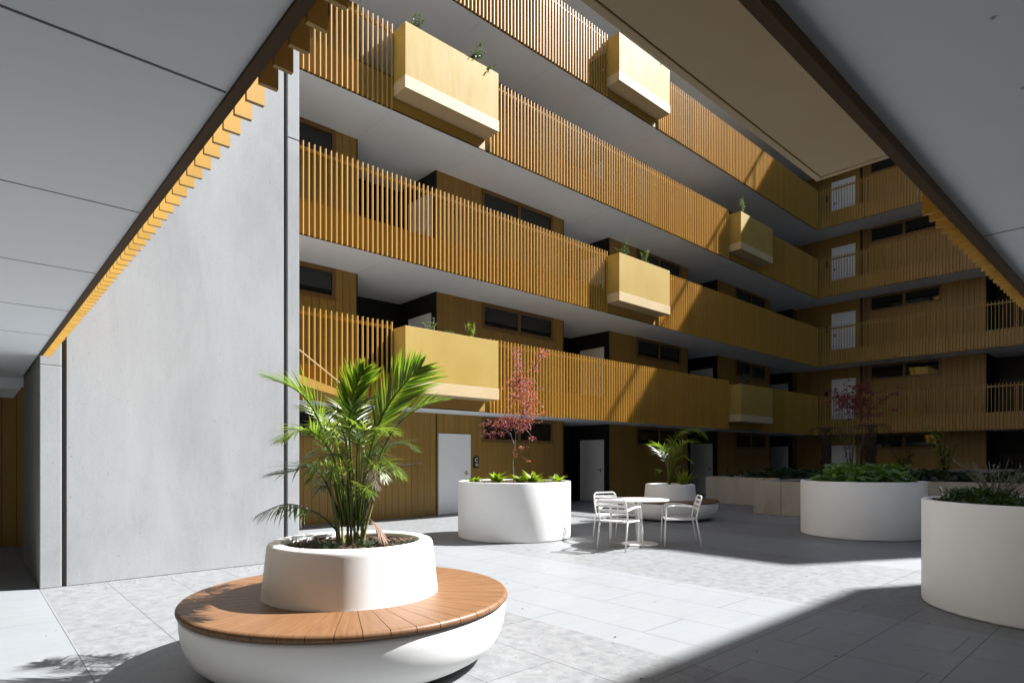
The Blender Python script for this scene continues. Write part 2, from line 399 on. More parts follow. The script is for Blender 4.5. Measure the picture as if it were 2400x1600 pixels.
wn = wing('near apartment wing whose grey soffit covers the upper right above the large planter', (0, .78, 0), R(180), -9.95, -.602,
          [(-9.95, -.602)], 1, (-9.95, -.602), 7.0, win=(30, 40), open_ground=True, soff=-.51, v0=.096, joints=[(-3.905, .005), (-6.3, .005), (-1.5, .005)])
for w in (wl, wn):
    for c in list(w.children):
        if c.name.split('.')[0] == 'wall': c.data.materials[0] = M['char']  # unseen upper walls made charcoal to cut the warm bounce
        if c.name.split('.')[0] == 'wall_core' and w is wn: bpy.data.objects.remove(c)
q = MB(); boards(q, -6, 10.7, 0, FH - .5, 2.6); q.build('wall', 'board', wl)
q = MB(); q.box(-6, 10.7, 2.635, 6.9, 0, FH - .5); q.build('wall_core', 'backing', wl)
q = MB(); q.box(-22, 6, 5.88, 9.0, FH + .003, 17.0); q.build('upper_shadow_block', 'char', wn)  # unseen block above the near wing, sized to cast its soft shadow edge
ws = thing('apartment_building', 'unseen dark block behind the camera, added to keep light out of the courtyard', 'building', (0, -20, 0), 0, 'apartment wings round the courtyard')  # unseen block, added to cut light bounced into the shaded side
q = MB(); q.box(-8, 29, -7, 0, 0, 10); q.build('wall', 'char', ws)
q = MB(); q.box(-8.2, 29.2, -7.2, .2, 10.003, 10.2); q.build('roof', 'grey', ws)
# bulkhead and far wall at the end of the left passage
q = MB(); q.box(10.745, 12.4, .1, 7, 2.36, FH); q.build('bulkhead', 'soffit', wl)
q = MB(); boards(q, -6, -.62, 0, 2.55, 0); o = q.build('passage_wall', 'board', wl); o.rotation_euler = (0, 0, R(-90)); o.location = (12.42, .697, 0)

# roofs
for b, (a, c), nm in ((wm, (-6, 31.9), 0), (wr, (-.005, 22.0), 1)):
    q = MB(); q.box(a, c, 0.0 if nm else .006, 7.05, 6 * FH + .003, 6 * FH + .09); q.build('roof', 'grey', b)
q = MB(); q.box(.05, 22.0, .05, .12, 6 * FH + 1.14, 6 * FH + 1.27)
for i in range(16): q.box(.2 + i * 1.42, .24 + i * 1.42, .06, .10, 6 * FH + .09, 6 * FH + 1.14)
q.build('roof_rail', 'pipe', wr)
# rain pipe and corner pier of the right wing
q = MB(); q.tube([(1.22, 1.64, 0.02), (1.22, 1.64, 5 * FH)], .045, 10); q.build('rain_pipe', 'pipe', wr)
q = MB()
for k in range(6): q.box(1.32, 1.5, 1.66, 1.70, k * FH, (k + 1) * FH - .5)
q.build('corner_pier', 'frame', wr)

pr_ = thing('roof_shadow_block', 'unseen block on the roof of the right wing, shaped to cast the courtyard shadow', 'shadow block', (30, -2.17, 6 * FH + .09))  # unseen block, placed and sized to cast the shadow edges on the paving
q = MB(); q.box(0, 6, -5.4, 0, 0, 6.62); q.build('wall', 'conc', pr_)
q = MB(); q.box(-.0, 6.0, -5.4, 0.0, 6.623, 6.70); q.build('roof', 'grey', pr_)

# ------------------------------------------------------------------ gallery balustrades
SB, ST = -.565, 1.165                             # slat bottom and top relative to the floor level
def balustrade(label, loc, rz, u0, u1, zf, gaps=(), lip=None, top=ST):
    b = thing('gallery_balustrade', label, 'balustrade', (loc[0], loc[1], zf), rz, 'gold slatted gallery balustrades')
    n = int((u1 - u0) / .11); lo = u0; spans = []
    for a, c in sorted(gaps) + [(u1, u1)]:
        if a - lo > .05: spans.append((lo, a))
        lo = c
    for (a, c) in spans:
        s = MB()
        for i in range(n + 1):
            u = u0 + .03 + i * .11
            if a + .018 < u < c - .018: s.box(u - .0075, u + .0075, 0, .054, SB + random.uniform(-.002, .002), top)
        s.build('slat_screen', 'slat', b)
        if top < .5: continue
        r = MB(); r.box(a + .005, c - .005, .062, .112, ST - .135, ST - .075)
        i = a + .3
        while i < c - .05: r.box(i - .02, i + .02, .083, .108, .08, ST - .137); i += 1.65
        r.build('top_rail', 'kick', b)
    k = MB(); k.box(u0, u1, .062, .081, SB + .035, .11); k.build('kick_panel', 'kick', b)
    a = MB(); a.box(u0, u1, .0605, .0955 if lip else .0835, SB + .012, SB + .034)
    if lip: a.box(u0, u1, .0870, .0955, SB + .0345, lip)
    a.build('edge_angle', 'angle', b)
    return b
ordn = ['lowest', 'second', 'third', 'fourth', 'fifth']
BX = {1: [(6.57, 9.06), (20.39, 22.82)], 2: [(13.47, 15.92)], 3: [(6.57, 9.06), (20.39, 22.82)], 4: [(13.47, 15.92)], 5: []}
hgt = {1: 'lowest gold slatted balustrade, along the first gallery of the sunlit long wing', 2: 'second gold slatted balustrade up, along the sunlit long wing',
       3: 'third gold slatted balustrade up, holding the large pale planter box of the sunlit wing', 4: 'topmost gold slatted balustrade in view on the sunlit long wing', 5: 'gold slatted balustrade of the fifth gallery, above the frame on the long wing'}
hgr = {1: 'lowest gold slatted balustrade, behind the dark red tree on the shaded right wing', 2: 'second gold slatted balustrade up on the shaded right wing',
       3: 'third gold slatted balustrade up on the shaded right wing', 4: 'topmost gold slatted balustrade in view on the shaded right wing, below the beige box', 5: 'gold slatted balustrade of the fifth gallery, above the frame on the right wing'}
for k in range(1, 6):
    balustrade(hgt[k], (0, 10.83), 0, 3.3, 28.285, k * FH, BX[k])
    balustrade(hgr[k], (28.23, 10.83), R(-90), -.055, 21.9, k * FH)
balustrade('gold slats hanging below the soffit edge at upper left, in front of the concrete wall', (.697, 0), R(90), .79, 8.17, FH, lip=-.536)
balustrade('gold slats hanging below the dark soffit edge at the far right', (0, .78), R(180), -9.95, -.70, FH, [(-3.10, -.70)], lip=-.50, top=.115)

# ------------------------------------------------------------------ planter boxes on the galleries
def planter_box(label, loc, rz, w, zf):
    b = thing('planter_box', label, 'planter box', (loc[0], loc[1], zf), rz, 'gold planter boxes hung on the gallery balustrades')
    D = -.41; h0, h1 = -.045, 1.03; t = .012; p = MB()
    p.box(0, w, D, D + t, h0, h1); p.box(0, w, .044, .056, h0, h1); p.box(0, t, D + t, .044, h0, h1); p.box(w - t, w, D + t, .044, h0, h1)
    p.box(t, w - t, D + t, .044, h0, h0 + t)
    p.build('box_body', 'pearl', b, bevel=.004)
    q = MB(); e = .010
    q.box(-e, w + e, D - e, D + .022, -.30, h0 - .004); q.box(-e, w + e, .022, .050, -.30, h0 - .004)
    q.box(-e, .022, D + .022, .022, -.30, h0 - .004); q.box(w - .022, w + e, D + .022, .022, -.30, h0 - .004); q.box(.022, w - .022, D + .022, .022, -.2965, -.28)
    q.build('lower_band', 'band', b, bevel=.004)
    s = MB(); s.box(t, w - t, D + t, .044, .85, .93); s.build('soil', 'soil', b)
    return b
PB = {}
spec = [('P1', 1, 6.57, 'large yellow planter box on the lowest sunlit gallery, behind the palm'),
        ('P1b', 1, 20.37, 'dim gold planter box in shade on the lowest gallery, above the concrete beds'),
        ('P2', 2, 13.46, 'sunlit yellow planter box halfway along the second gallery, two shrubs in it'),
        ('P3', 3, 6.57, 'large pale cream planter box at upper left on the third gallery'),
        ('P3b', 3, 20.37, 'planter box on the third gallery split by a diagonal shadow'),
        ('P4', 4, 13.46, 'white looking sunlit planter box on the topmost gallery')]
for key, k, x, lab in spec: PB[key] = planter_box(lab, (x, 10.83), 0, 2.47, k * FH)
planter_box('beige planter box seen from below, hanging over the upper right', (3.10, .78), R(180), 2.39, FH)

# ------------------------------------------------------------------ concrete lift core
cw = thing('concrete_wall', 'tall pale grey concrete wall left of the palm', 'concrete wall', (0, 0, 0))
q = MB(); q.box(.842, 3.236, 8.18, 10.74, 0, 11.5); q.build('wall_panel', 'conc', cw, bevel=.008)
q = MB(); q.box(.612, .803, 8.186, 8.6, 0, 2.4); q.box(.612, .803, 8.186, 8.6, 2.4, 11.5); q.box(.66, .803, 8.6, 8.75, 0, 11.5); q.box(.628, .803, 8.75, 10.74, 0, 11.5); q.build('wall_panel', 'conc', cw, bevel=.008)
q = MB(); q.box(3.288, 3.455, 8.186, 10.74, 0, 5.78); q.box(3.288, 3.455, 8.186, 10.74, 5.79, 11.5); q.build('wall_panel', 'conc', cw, bevel=.008)
q = MB(); q.box(.803, .842, 8.215, 10.7, 0, 11.4); q.box(3.236, 3.288, 8.225, 10.7, 0, 11.4); q.build('wall_joint', 'joint', cw)

# entry canopy on the side of the core, held by a tie rod
ec = thing('entry_canopy', 'small sloping gold canopy with a tie rod beside the concrete wall, above the palm', 'canopy', (3.455, 9.1, 2.0))
def wedge(mb, x0, x1, y0, y1, za0, za1, zb0, zb1):
    b = len(mb.v)
    mb.v += [(x0, y0, za0), (x1, y0, zb0), (x1, y1, zb0), (x0, y1, za0), (x0, y0, za1), (x1, y0, zb1), (x1, y1, zb1), (x0, y1, za1)]
    for f in ((3, 2, 1, 0), (4, 5, 6, 7), (0, 1, 5, 4), (1, 2, 6, 5), (2, 3, 7, 6), (3, 0, 4, 7)): mb.f.append(tuple(b + i for i in f)); mb.sm.append(False)
CY = 9.5
q = MB(); wedge(q, .0, 1.62, .4, .43, .715, .91, .37, .455); q.build('canopy_fin', 'kick', ec); q = MB(); wedge(q, 0, 1.62, 1.25, 1.28, .715, .91, .37, .455); q.build('canopy_fin', 'kick', ec)
q = MB(); wedge(q, .0, 1.60, .43, 1.25, .73, .76, .39, .41); q.build('canopy_deck', 'kick', ec)
q = MB(); q.tube([(0.0, .42, 1.50), (.14, .42, 1.43), (1.58, .42, .47)], .011, 8); q.tube([(.52, .42, 1.185), (.3, .42, 1.33)], .017, 8); q.build('tie_rod', 'band', ec)
q = MB(); q.box(0, .11, .38, .46, 1.42, 1.58); q.tube([(.1, .36, 1.47), (.1, .48, 1.47)], .05, 12); q.build('rod_bracket', 'band', ec, bevel=.01)

# ------------------------------------------------------------------ door sign
sg = thing('door_sign', 'small black door sign with white letters right of the white ground floor door', 'sign', (9.985, 12.505, 1.17))
q = MB(); b0 = len(q.v); W, H_, c = .17, .31, .05
pp = [(0, 0), (W, 0), (W, H_), (c, H_), (0, H_ - c)]
q.v += [(x, 0, z) for x, z in pp] + [(x, .022, z) for x, z in pp]
q.f += [(0, 1, 2, 3, 4), (9, 8, 7, 6, 5)] + [((i + 1) % 5, i, i + 5, (i + 1) % 5 + 5) for i in range(5)]; q.sm += [False] * 7
pl = q.build('sign_plate', 'black', sg)
def text(body, size, loc, parent, name):
    cu = bpy.data.curves.new(name, 'FONT'); cu.body = body; cu.size = size; cu.align_x = 'CENTER'; cu.extrude = .0015; cu.offset = .0016
    o = bpy.data.objects.new(name, cu); C.objects.link(o)
    dg = bpy.context.evaluated_depsgraph_get(); me = bpy.data.meshes.new_from_object(o.evaluated_get(dg)); bpy.data.objects.remove(o)
    me.materials.clear(); me.materials.append(M['letter'])
    ob = bpy.data.objects.new(name, me); C.objects.link(ob); ob.parent = parent; ob.location = loc; ob.rotation_euler = (R(90), 0, 0); return ob
text('C', .135, (W / 2, -.002, .165), sg, 'sign_letter'); text('104', .075, (W / 2 + .01, -.002, .055), sg, 'sign_number')
q = MB(); q.box(.045, .125, -.0025, .0, .137, .142); q.build('sign_line', 'letter', sg)
for k, nm in ((1, 'lowest'), (2, 'second'), (3, 'third'), (4, 'topmost')):
    s2 = thing('number_plate', 'small black number plate left of the white door on the %s shaded gallery' % nm, 'sign', (29.905, 11.18, k * FH + 1.22), R(-90), 'black number plates by the shaded doors')
    q = MB(); q.box(0, .16, 0, .02, 0, .30); q.build('sign_plate', 'black', s2, bevel=.004)
    q = MB(); q.box(.05, .11, -.002, .0, .18, .25); q.box(.04, .12, -.002, 0, .05, .10); q.build('sign_mark', 'charslat', s2)

# ------------------------------------------------------------------ round bench planters
def soil_top(r, z, bumpy=.012, n=40):
    q = MB(); rings = 10; q.v.append((0, 0, z + bumpy)); 
    for i in range(1, rings + 1):
        for j in range(n):
            w = 2 * math.pi * j / n; q.v.append((r * i / rings * math.cos(w), r * i / rings * math.sin(w), z + random.uniform(-1, 1) * bumpy * (i < rings)))
    for j in range(n): q.f.append((0, 1 + j, 1 + (j + 1) % n)); q.sm.append(True)
    for i in range(rings - 1):
        for j in range(n):
            a = 1 + i * n; q.f.append((a + j, a + n + j, a + n + (j + 1) % n, a + (j + 1) % n)); q.sm.append(True)
    return q
def bench(label, loc, rot=0):
    b = thing('bench_planter', label, 'bench planter', loc, rot, 'round bench planters with timber seats')
    q = MB(); q.lathe([(.70, .0), (.76, .002), (.76, .03)], 96)
    q.build('plinth', 'charslat', b)  # dark colour stands in for the shade in the gap under the bowl
    prof = [(.60, .028), (.84, .028), (.87, .033), (.925, .052), (.975, .082), (1.02, .125), (1.052, .18), (1.074, .245), (1.084, .315), (1.087, .375), (1.083, .395), (1.07, .402), (.55, .402)]
    q = MB(); q.lathe(prof, 128); q.build('bowl', 'white', b)
    s = MB(); n = 46
    for i in range(n):
        a0 = 2 * math.pi * (i + .015) / n; a1 = 2 * math.pi * (i + .985) / n
        pf = [(.57, .408), (1.092, .408), (1.100, .413), (1.104, .424), (1.102, .438), (1.094, .448), (1.08, .452), (.57, .452)]
        k = len(pf); b0 = len(s.v); steps = 5
        for t_ in range(steps + 1):
            a = a0 + (a1 - a0) * t_ / steps
            for r, z in pf: s.v.append((r * math.cos(a), r * math.sin(a), z))
        for t_ in range(steps):
            for j in range(k):
                s.f.append((b0 + t_ * k + j, b0 + (t_ + 1) * k + j, b0 + (t_ + 1) * k + (j + 1) % k, b0 + t_ * k + (j + 1) % k)); s.sm.append(1 <= j <= 5)
        for q0, rv in ((b0, False), (b0 + steps * k, True)):
            e0 = len(s.v); s.v += [s.v[q0 + j] for j in range(k)]
            s.f.append(tuple(e0 + j for j in (reversed(range(k)) if rv else range(k)))); s.sm.append(False)
    s.build('seat', 'timber', b)
    q = MB(); q.lathe([(.603, .4525), (.6015, .462), (.6000, .475), (.5690, .770), (.5668, .788), (.562, .803), (.553, .813), (.540, .817), (.528, .8175), (.488, .8175), (.478, .816), (.469, .809), (.464, .797), (.462, .78), (.453, .66)], 128)
    q.build('pot', 'white', b)
    q = soil_top(.455, .765); q.build('soil', 'soil', b)
    return b
B1 = (2.053, 3.953); B2 = (12.39, 8.10)
bench('large round white bench planter with timber seat in the foreground, holding the tall palm', (*B1, 0), .05)
bench('distant round white bench planter with timber seat behind the table', (*B2, 0), .4)

def round_planter(label, loc):
    b = thing('round_planter', label, 'planter', (*loc, 0), 0, 'round white planters')
    q = MB(); q.lathe([(.97, .003), (1.004, .003), (1.016, .012), (1.02, .03), (1.02, .985), (1.016, .996), (1.008, 1.0), (.975, 1.0), (.967, .995), (.963, .985), (.963, .86)], 128); q.build('tub', 'white', b)
    q = soil_top(.965, .962, .012); q.build('soil', 'soil', b)
    return b
RP = {'maple': (7.437, 8.134), 'shade': (12.358, 3.974), 'front': (7.382, .757)}
round_planter('round white planter in sun holding the thin pink maple', RP['maple'])
round_planter('round white planter in shade topped with leafy green plants, at centre right', RP['shade'])
round_planter('large round white planter cut by the right edge of the photo', RP['front'])

def chips(name, label, loc, r, z, n, hole=0):
    q = MB()
    for i in range(n):
        a = random.uniform(0, 6.283); d = r * math.sqrt(random.uniform(hole, 1)); x, y = d * math.cos(a), d * math.sin(a)
        L = random.uniform(.012, .035); w = random.uniform(.005, .011); e = Euler((random.uniform(-.6, .6), random.uniform(-.6, .6), random.uniform(0, 6.28))).to_matrix()
        c = Vector((x, y, z + random.uniform(0, .018)))
        q.quad(*[c + e @ Vector(p) for p in ((-L, -w, 0), (L, -w * .6, .003), (L * .8, w, 0), (-L * .9, w, .003))])
    o = q.build(name, 'chip', None, (*loc, 0)); return tag(o, label, 'mulch', None, 'stuff')
chips('bark_mulch', 'loose brown bark mulch round the foot of the tall palm', B1, .44, .77, 1500)
chips('bark_mulch', 'loose brown bark mulch in the sunlit planter of the pink maple', RP['maple'], .95, .968, 3000)
chips('bark_mulch', 'reddish bark mulch in the planter at the right edge', RP['front'], .95, .968, 1800)
chips('bark_mulch', 'brown bark mulch in the shaded planter at centre right', RP['shade'], .95, .968, 1000)

# ------------------------------------------------------------------ raised concrete beds
rb = thing('raised_bed', 'long low buff concrete planting bed in the shade behind the planters', 'planting bed', (0, 0, 0))
q = MB()
q.box(17.9, 18.05, 8.0, 10.36, 0, .84); q.box(18.05, 27.0, 10.21, 10.36, 0, .84); q.box(17.95, 18.10, -3.0, 4.9, 0, .84)
q.build('bed_wall', 'conc2', rb, bevel=.006)
q = MB(); q.box(15.15, 15.30, 6.705, 7.41, 0, .84); q.box(15.15, 15.30, 4.9, 6.695, 0, .84); q.box(15.30, 17.9, 7.26, 7.41, 0, .84); q.box(15.30, 18.1, 4.75, 4.9, 0, .84)
q.build('bed_wall', 'conc2', rb, bevel=.006)
q = MB(); q.box(18.05, 27.0, -3, 10.21, .70, .78); q.box(15.3, 18.05, 4.9, 7.26, .70, .78); q.box(17.9, 18.05, 7.41, 8.0, .0, .80); q.build('bed_soil', 'soil', rb)
q = MB(); q.box(25.6, 25.75, -3, 8.3, .6, 1.07); o = q.build('garden_wall', 'conc', None, bevel=.006)
tag(o, 'thin pale concrete wall at the back of the shaded planting bed', 'garden wall')

# ------------------------------------------------------------------ table and chairs
tb = thing('cafe_table', 'round white cafe table on one central pole', 'table', (8.237, 5.955, 0))
q = MB(); q.lathe([(0.001, .715), (.455, .715), (.463, .719), (.466, .727), (.463, .736), (.455, .740), (0.001, .740)], 72); q.build('table_top', 'metalwhite', tb)
q = MB(); q.lathe([(.038, .02), (.038, .715)], 32); q.lathe([(.12, .69), (.12, .714)], 32); q.build('table_pole', 'metalwhite', tb)
q = MB(); q.lathe([(0.001, .001), (.292, .001), (.3, .006), (.297, .014), (.28, .018), (.05, .024), (.038, .03)], 64); q.build('table_base', 'metalwhite', tb)

def chair(label, loc, rz):
    c = thing('slatted_chair', label, 'chair', (*loc, 0), rz, 'white slatted metal armchairs')
    tr = .0125
    for sx_ in (-1, 1):
        q = MB(); q.tube(fillet([(sx_ * .275, .275, 0), (sx_ * .262, .262, .40), (sx_ * .258, .25, .645), (sx_ * .256, .12, .655)], .09), tr, 10); q.build('leg', 'metalwhite', c)
        q = MB(); q.tube([(sx_ * .235, -.30, 0), (sx_ * .232, -.245, .30), (sx_ * .23, -.215, .45)], tr, 10); q.build('leg', 'metalwhite', c)
        q = MB(); xs = sx_ * .256
        pts = [(.12, .655), (-.02, .652), (-.14, .640), (-.225, .612)]
        for (y0, z0), (y1, z1) in zip(pts[:-1], pts[1:]):
            i0 = len(q.v); xo = xs; w = .02
            for (yy, zz) in ((y0, z0), (y1, z1)):
                xx = xs + (sx_ * -.024 if yy < -.2 else 0)
                q.v += [(xx - w, yy, zz - .008), (xx + w, yy, zz - .008), (xx + w, yy, zz + .011), (xx - w, yy, zz + .011)]
            for j in range(4): q.f.append((i0 + j, i0 + (j + 1) % 4, i0 + 4 + (j + 1) % 4, i0 + 4 + j)); q.sm.append(False)
            q.f.append((i0 + 3, i0 + 2, i0 + 1, i0)); q.f.append((i0 + 4, i0 + 5, i0 + 6, i0 + 7)); q.sm += [False, False]
        q.build('armrest', 'metalwhite', c)
    q = MB()
    q.tube([(-.255, .255, .435), (.255, .255, .435)], .011, 8); q.tube([(-.23, -.215, .435), (.23, -.215, .435)], .011, 8)
    for s_ in (-1, 1): q.tube([(s_ * .257, .255, .435), (s_ * .231, -.215, .435)], .011, 8)
    q.build('seat_frame', 'metalwhite', c)
    q = MB(); n = 8
    for i in range(n):
        u = -.22 + .44 * i / (n - 1)
        for a in range(4):
            y0 = -.225 + a * .125; y1 = y0 + .125; zz = [.452, .445, .442, .446, .455]
            q.quad((u - .021, y0, zz[a]), (u + .021, y0, zz[a]), (u + .023, y1, zz[a + 1]), (u - .023, y1, zz[a + 1]))
            q.quad((u - .023, y1, zz[a + 1] - .01), (u + .023, y1, zz[a + 1] - .01), (u + .021, y0, zz[a] - .01), (u - .021, y0, zz[a] - .01))
        q.quad((u - .023, .275, .455), (u + .023, .275, .455), (u + .023, .275, .445), (u - .023, .275, .445)); q.quad((u - .021, -.225, .442), (u + .021, -.225, .442), (u + .021, -.225, .452), (u - .021, -.225, .452))
    q.build('seat', 'metalwhite', c)
    q = MB()
    q.tube(fillet([(-.23, -.215, .45), (-.235, -.245, .60), (-.222, -.300, .805), (.222, -.300, .805), (.235, -.245, .60), (.23, -.215, .45)], .07), tr, 10)
    for (z0, z1) in ((.585, .628), (.655, .698), (.722, .762)):
        yy = lambda z: -.245 - (z - .60) * .268
        q.box(-.225, .225, yy(z0) - .006, yy(z0) + .006, z0, z1)
    q.build('backrest', 'metalwhite', c)
    return c
def face(dx, dy): return math.atan2(-dx, dy)
chair('white slatted armchair nearest the camera at the table, its back to the maple planter', (7.58, 5.865), face(.58, .135))
chair('white slatted armchair on the far side of the table, partly hidden by the nearest chair', (8.335, 6.56), face(-.16, -.52))
chair('white slatted armchair right of the table, facing left', (8.62, 5.44), face(-.365, .44))
chair('far white slatted armchair in the shade, only its backrest showing behind the right planter', (15.55, 3.15), face(.25, -.9))

# ------------------------------------------------------------------ plants
def rvec(): return Vector((random.gauss(0, 1), random.gauss(0, 1), random.gauss(0, 1)))
def leaf(q, p, d, up, L, w, bend=.2, seg=3, fold=.25):
    """a narrow pointed blade from p along d, slightly folded and drooping"""
    d = d.normalized(); s = d.cross(up)
    if s.length < 1e-4: s = d.cross(Vector((1, 0, .2)))
    s.normalize(); n = s.cross(d).normalized(); b = len(q.v); dd = d.copy(); c = Vector(p)
    for i in range(seg + 1):
        t_ = i / seg; ww = w * (math.sin(math.pi * (.12 + .88 * t_) ** .8) if i < seg else .03)
        q.v.append(tuple(c - s * ww + n * ww * fold)); q.v.append(tuple(c)); q.v.append(tuple(c + s * ww + n * ww * fold))
        dd = (dd + Vector((0, 0, -bend / seg))).normalized(); c = c + dd * (L / seg)
    for i in range(seg):
        a = b + i * 3
        q.f.append((a, a + 1, a + 4, a + 3)); q.f.append((a + 1, a + 2, a + 5, a + 4)); q.sm += [True, True]

def frond(parent, pts, L, n, mname, w=.014, start=.28, fwd=.9, droop=.35, r0=.009, label=None, flop=0.0, pl=None):
    c = bez(pts, 7); k = len(c); q = MB()
    q.tube(c, [r0 * (1 - .8 * i / k) + .0012 for i in range(k)], 6)
    tot = k - 1; n = int(n * 1.05)
    for i in range(n):
        t_ = start + (1 - start) * (i / (n - 1)) ** .92
        x = t_ * tot; a = min(int(x), tot - 1); p = c[a].lerp(c[a + 1], x - a); d = (c[a + 1] - c[a]).normalized()
        prof = math.sin(math.pi * min(1, (.16 + .84 * (t_ - start) / (1 - start)))) ** .6
        prof = max(prof, .42)
        side = d.cross(Vector((0, 0, 1)))
        if side.length < .15: side = d.cross(Vector((.6, -.7, .2)))
        side.normalize(); up = side.cross(d).normalized()
        if pl is not None:
            side = (Vector(pl) - d * d.dot(Vector(pl))).normalized(); up = side.cross(d).normalized()
        ff = fwd + 1.5 * max(0, (t_ - .75)) / .25
        for s_ in (-1, 1):
            if random.random() < .04: continue
            dr = d * ff + side * s_ + up * random.uniform(.15, .55) + Vector((0, 0, -flop)) + rvec() * .06
            leaf(q, p, dr, up, L * prof * random.uniform(.8, 1.1), w * .50 * random.uniform(.8, 1.1), droop * random.uniform(.6, 1.7), 5)
    o = q.build('frond', mname, parent)
    if label: o['label'] = label
    return o

VR = Vector((.7407, -.672, 0)); VF = Vector((.672, .7407, 0))      # across and away directions used to lay the plants out
def lay(base, sc, x0, y0, z0):
    """from measured (across, up) readings to metres from the plant's foot"""
    def f(x, y, away=0.0): return VR * ((x - x0) * sc) + VF * away + Vector((0, 0, z0 + (y0 - y) * sc))
    return f

pm = thing('palm', 'tall bushy palm with many green fronds growing from the foreground bench planter', 'palm', (*B1, .72))
k1 = .003032 / 3.016
P = lay(None, k1, 678, 1489, 0.0)                  # foot at z = .72
# stems
stems = [(590, 1480, 470, 820, .05), (610, 1480, 540, 900, -.1), (640, 1485, 620, 860, .1), (660, 1480, 700, 900, -.05), (690, 1485, 690, 820, -.12), (705, 1480, 745, 850, .12), (735, 1480, 760, 940, 0), (750, 1470, 850, 1000, .05), (600, 1470, 560, 1000, .15), (720, 1485, 800, 900, -.1)]
sq = []
for (xa, ya, xb, yb, aw) in stems:
    q = MB(); a = P(xa, ya, random.uniform(-.07, .07)); b = P(xb, yb, aw); m_ = a.lerp(b, .5) + Vector((0, 0, .03))
    c = bez([a, a.lerp(b, .3) + VR * random.uniform(-.01, .01), m_, b], 5); n = len(c)
    q.tube(c, [.0125 * (1 - .5 * i / n) + (.005 if i < 3 else 0) for i in range(n)], 8); q.build('stem', 'palm_stem', pm)
F = lambda *a: [P(*x) for x in a]
# big measured fronds: control points (across, up, away)
frond(pm, F((720, 1300, 0), (800, 800, 0), (905, 520, -.05), (1050, 330, -.12), (1190, 215, -.22)), .38, 40, 'palm', .017, .36, 1.9, .12, .011, pl=(VR * .75 + VF * .5 + Vector((0, 0, -.6))))
frond(pm, F((735, 1300, .05), (850, 820, .1), (960, 600, .12), (1110, 470, .1), (1290, 415, .02)), .30, 34, 'palm', .014, .34, 2.0, .2, .009)
frond(pm, F((690, 1250, 0), (665, 760, 0), (670, 520, -.04), (720, 360, -.1), (800, 235, -.18)), .30, 36, 'palm', .016, .40, 2.1, .15, .010, pl=(VR * .8 + VF * .4 + Vector((0, 0, -.5))))
frond(pm, F((610, 1300, 0), (520, 780, -.03), (450, 520, -.08), (350, 365, -.15), (190, 285, -.2)), .31, 36, 'palm', .014, .36, 1.7, .35, .010)
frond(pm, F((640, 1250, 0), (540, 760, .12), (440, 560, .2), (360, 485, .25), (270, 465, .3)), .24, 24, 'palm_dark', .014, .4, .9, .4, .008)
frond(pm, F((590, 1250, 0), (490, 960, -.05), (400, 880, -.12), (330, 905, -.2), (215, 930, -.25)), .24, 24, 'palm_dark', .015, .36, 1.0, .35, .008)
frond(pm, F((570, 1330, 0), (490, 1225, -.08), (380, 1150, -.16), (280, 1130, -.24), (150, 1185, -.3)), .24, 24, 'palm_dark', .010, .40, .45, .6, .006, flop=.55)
frond(pm, F((740, 1280, 0), (810, 1090, .05), (880, 960, .05), (970, 895, .05), (1120, 862, .05)), .15, 22, 'palm_brown', .012, .45, 1.4, .2, .006, label='withered dark brown frond')
frond(pm, F((745, 1290, 0), (790, 1246, -.05), (835, 1255, -.08), (880, 1300, -.1), (925, 1370, -.12)), .13, 20, 'palm_dead', .011, .5, 1.6, .5, .005, label='drooping dead pinkish brown frond', flop=.5)
frond(pm, F((700, 1250, .05), (720, 850, .2), (640, 620, .3), (570, 480, .38), (560, 390, .45)), .26, 24, 'palm', .015, .42, 1.0, .3, .008)
frond(pm, F((720, 1250, 0), (770, 860, -.15), (800, 700, -.28), (890, 640, -.4), (1050, 650, -.5)), .24, 24, 'palm', .014, .4, 1.0, .4, .008)
frond(pm, F((660, 1250, 0), (600, 860, -.15), (560, 700, -.3), (480, 640, -.42), (400, 700, -.55)), .24, 24, 'palm', .014, .4, .9, .4, .008)
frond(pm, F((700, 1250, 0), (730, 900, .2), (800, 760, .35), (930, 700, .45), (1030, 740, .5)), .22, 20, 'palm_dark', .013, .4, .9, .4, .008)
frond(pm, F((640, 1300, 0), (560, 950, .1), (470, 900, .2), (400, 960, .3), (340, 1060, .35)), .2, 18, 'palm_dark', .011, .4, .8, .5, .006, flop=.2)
frond(pm, F((720, 1300, 0), (780, 1000, -.1), (850, 900, -.2), (900, 930, -.3), (930, 1000, -.36)), .12, 12, 'palm_brown', .008, .45, .9, .5, .005, flop=.2)
frond(pm, F((690, 1300, 0), (680, 900, -.15), (650, 800, -.3), (600, 820, -.45), (560, 900, -.55)), .2, 18, 'palm_dark', .013, .4, .8, .5, .006)
frond(pm, F((700, 1250, 0), (690, 760, -.1), (700, 600, -.15), (740, 500, -.25), (850, 440, -.3)), .22, 22, 'palm_dark', .014, .4, 1.0, .3, .007)
for i in range(10):
    a = i * 2.399 + .4; x = 690 + 60 * math.cos(a); hgt_ = random.uniform(560, 900); sp = random.uniform(140, 260)
    p0 = P(x, 1250, .05 * math.sin(a)); p1 = P(x + sp * .3 * math.cos(a), hgt_ + 160, .14 * math.sin(a)); p2 = P(x + sp * .75 * math.cos(a), hgt_, .32 * math.sin(a)); p3 = P(x + sp * 1.35 * math.cos(a), hgt_ + random.uniform(-30, 110), .5 * math.sin(a))
    frond(pm, [p0, p1, p2, p3], random.uniform(.15, .22), 18, random.choice(['palm', 'palm_dark']), .009, .4, .9, .45, .006)

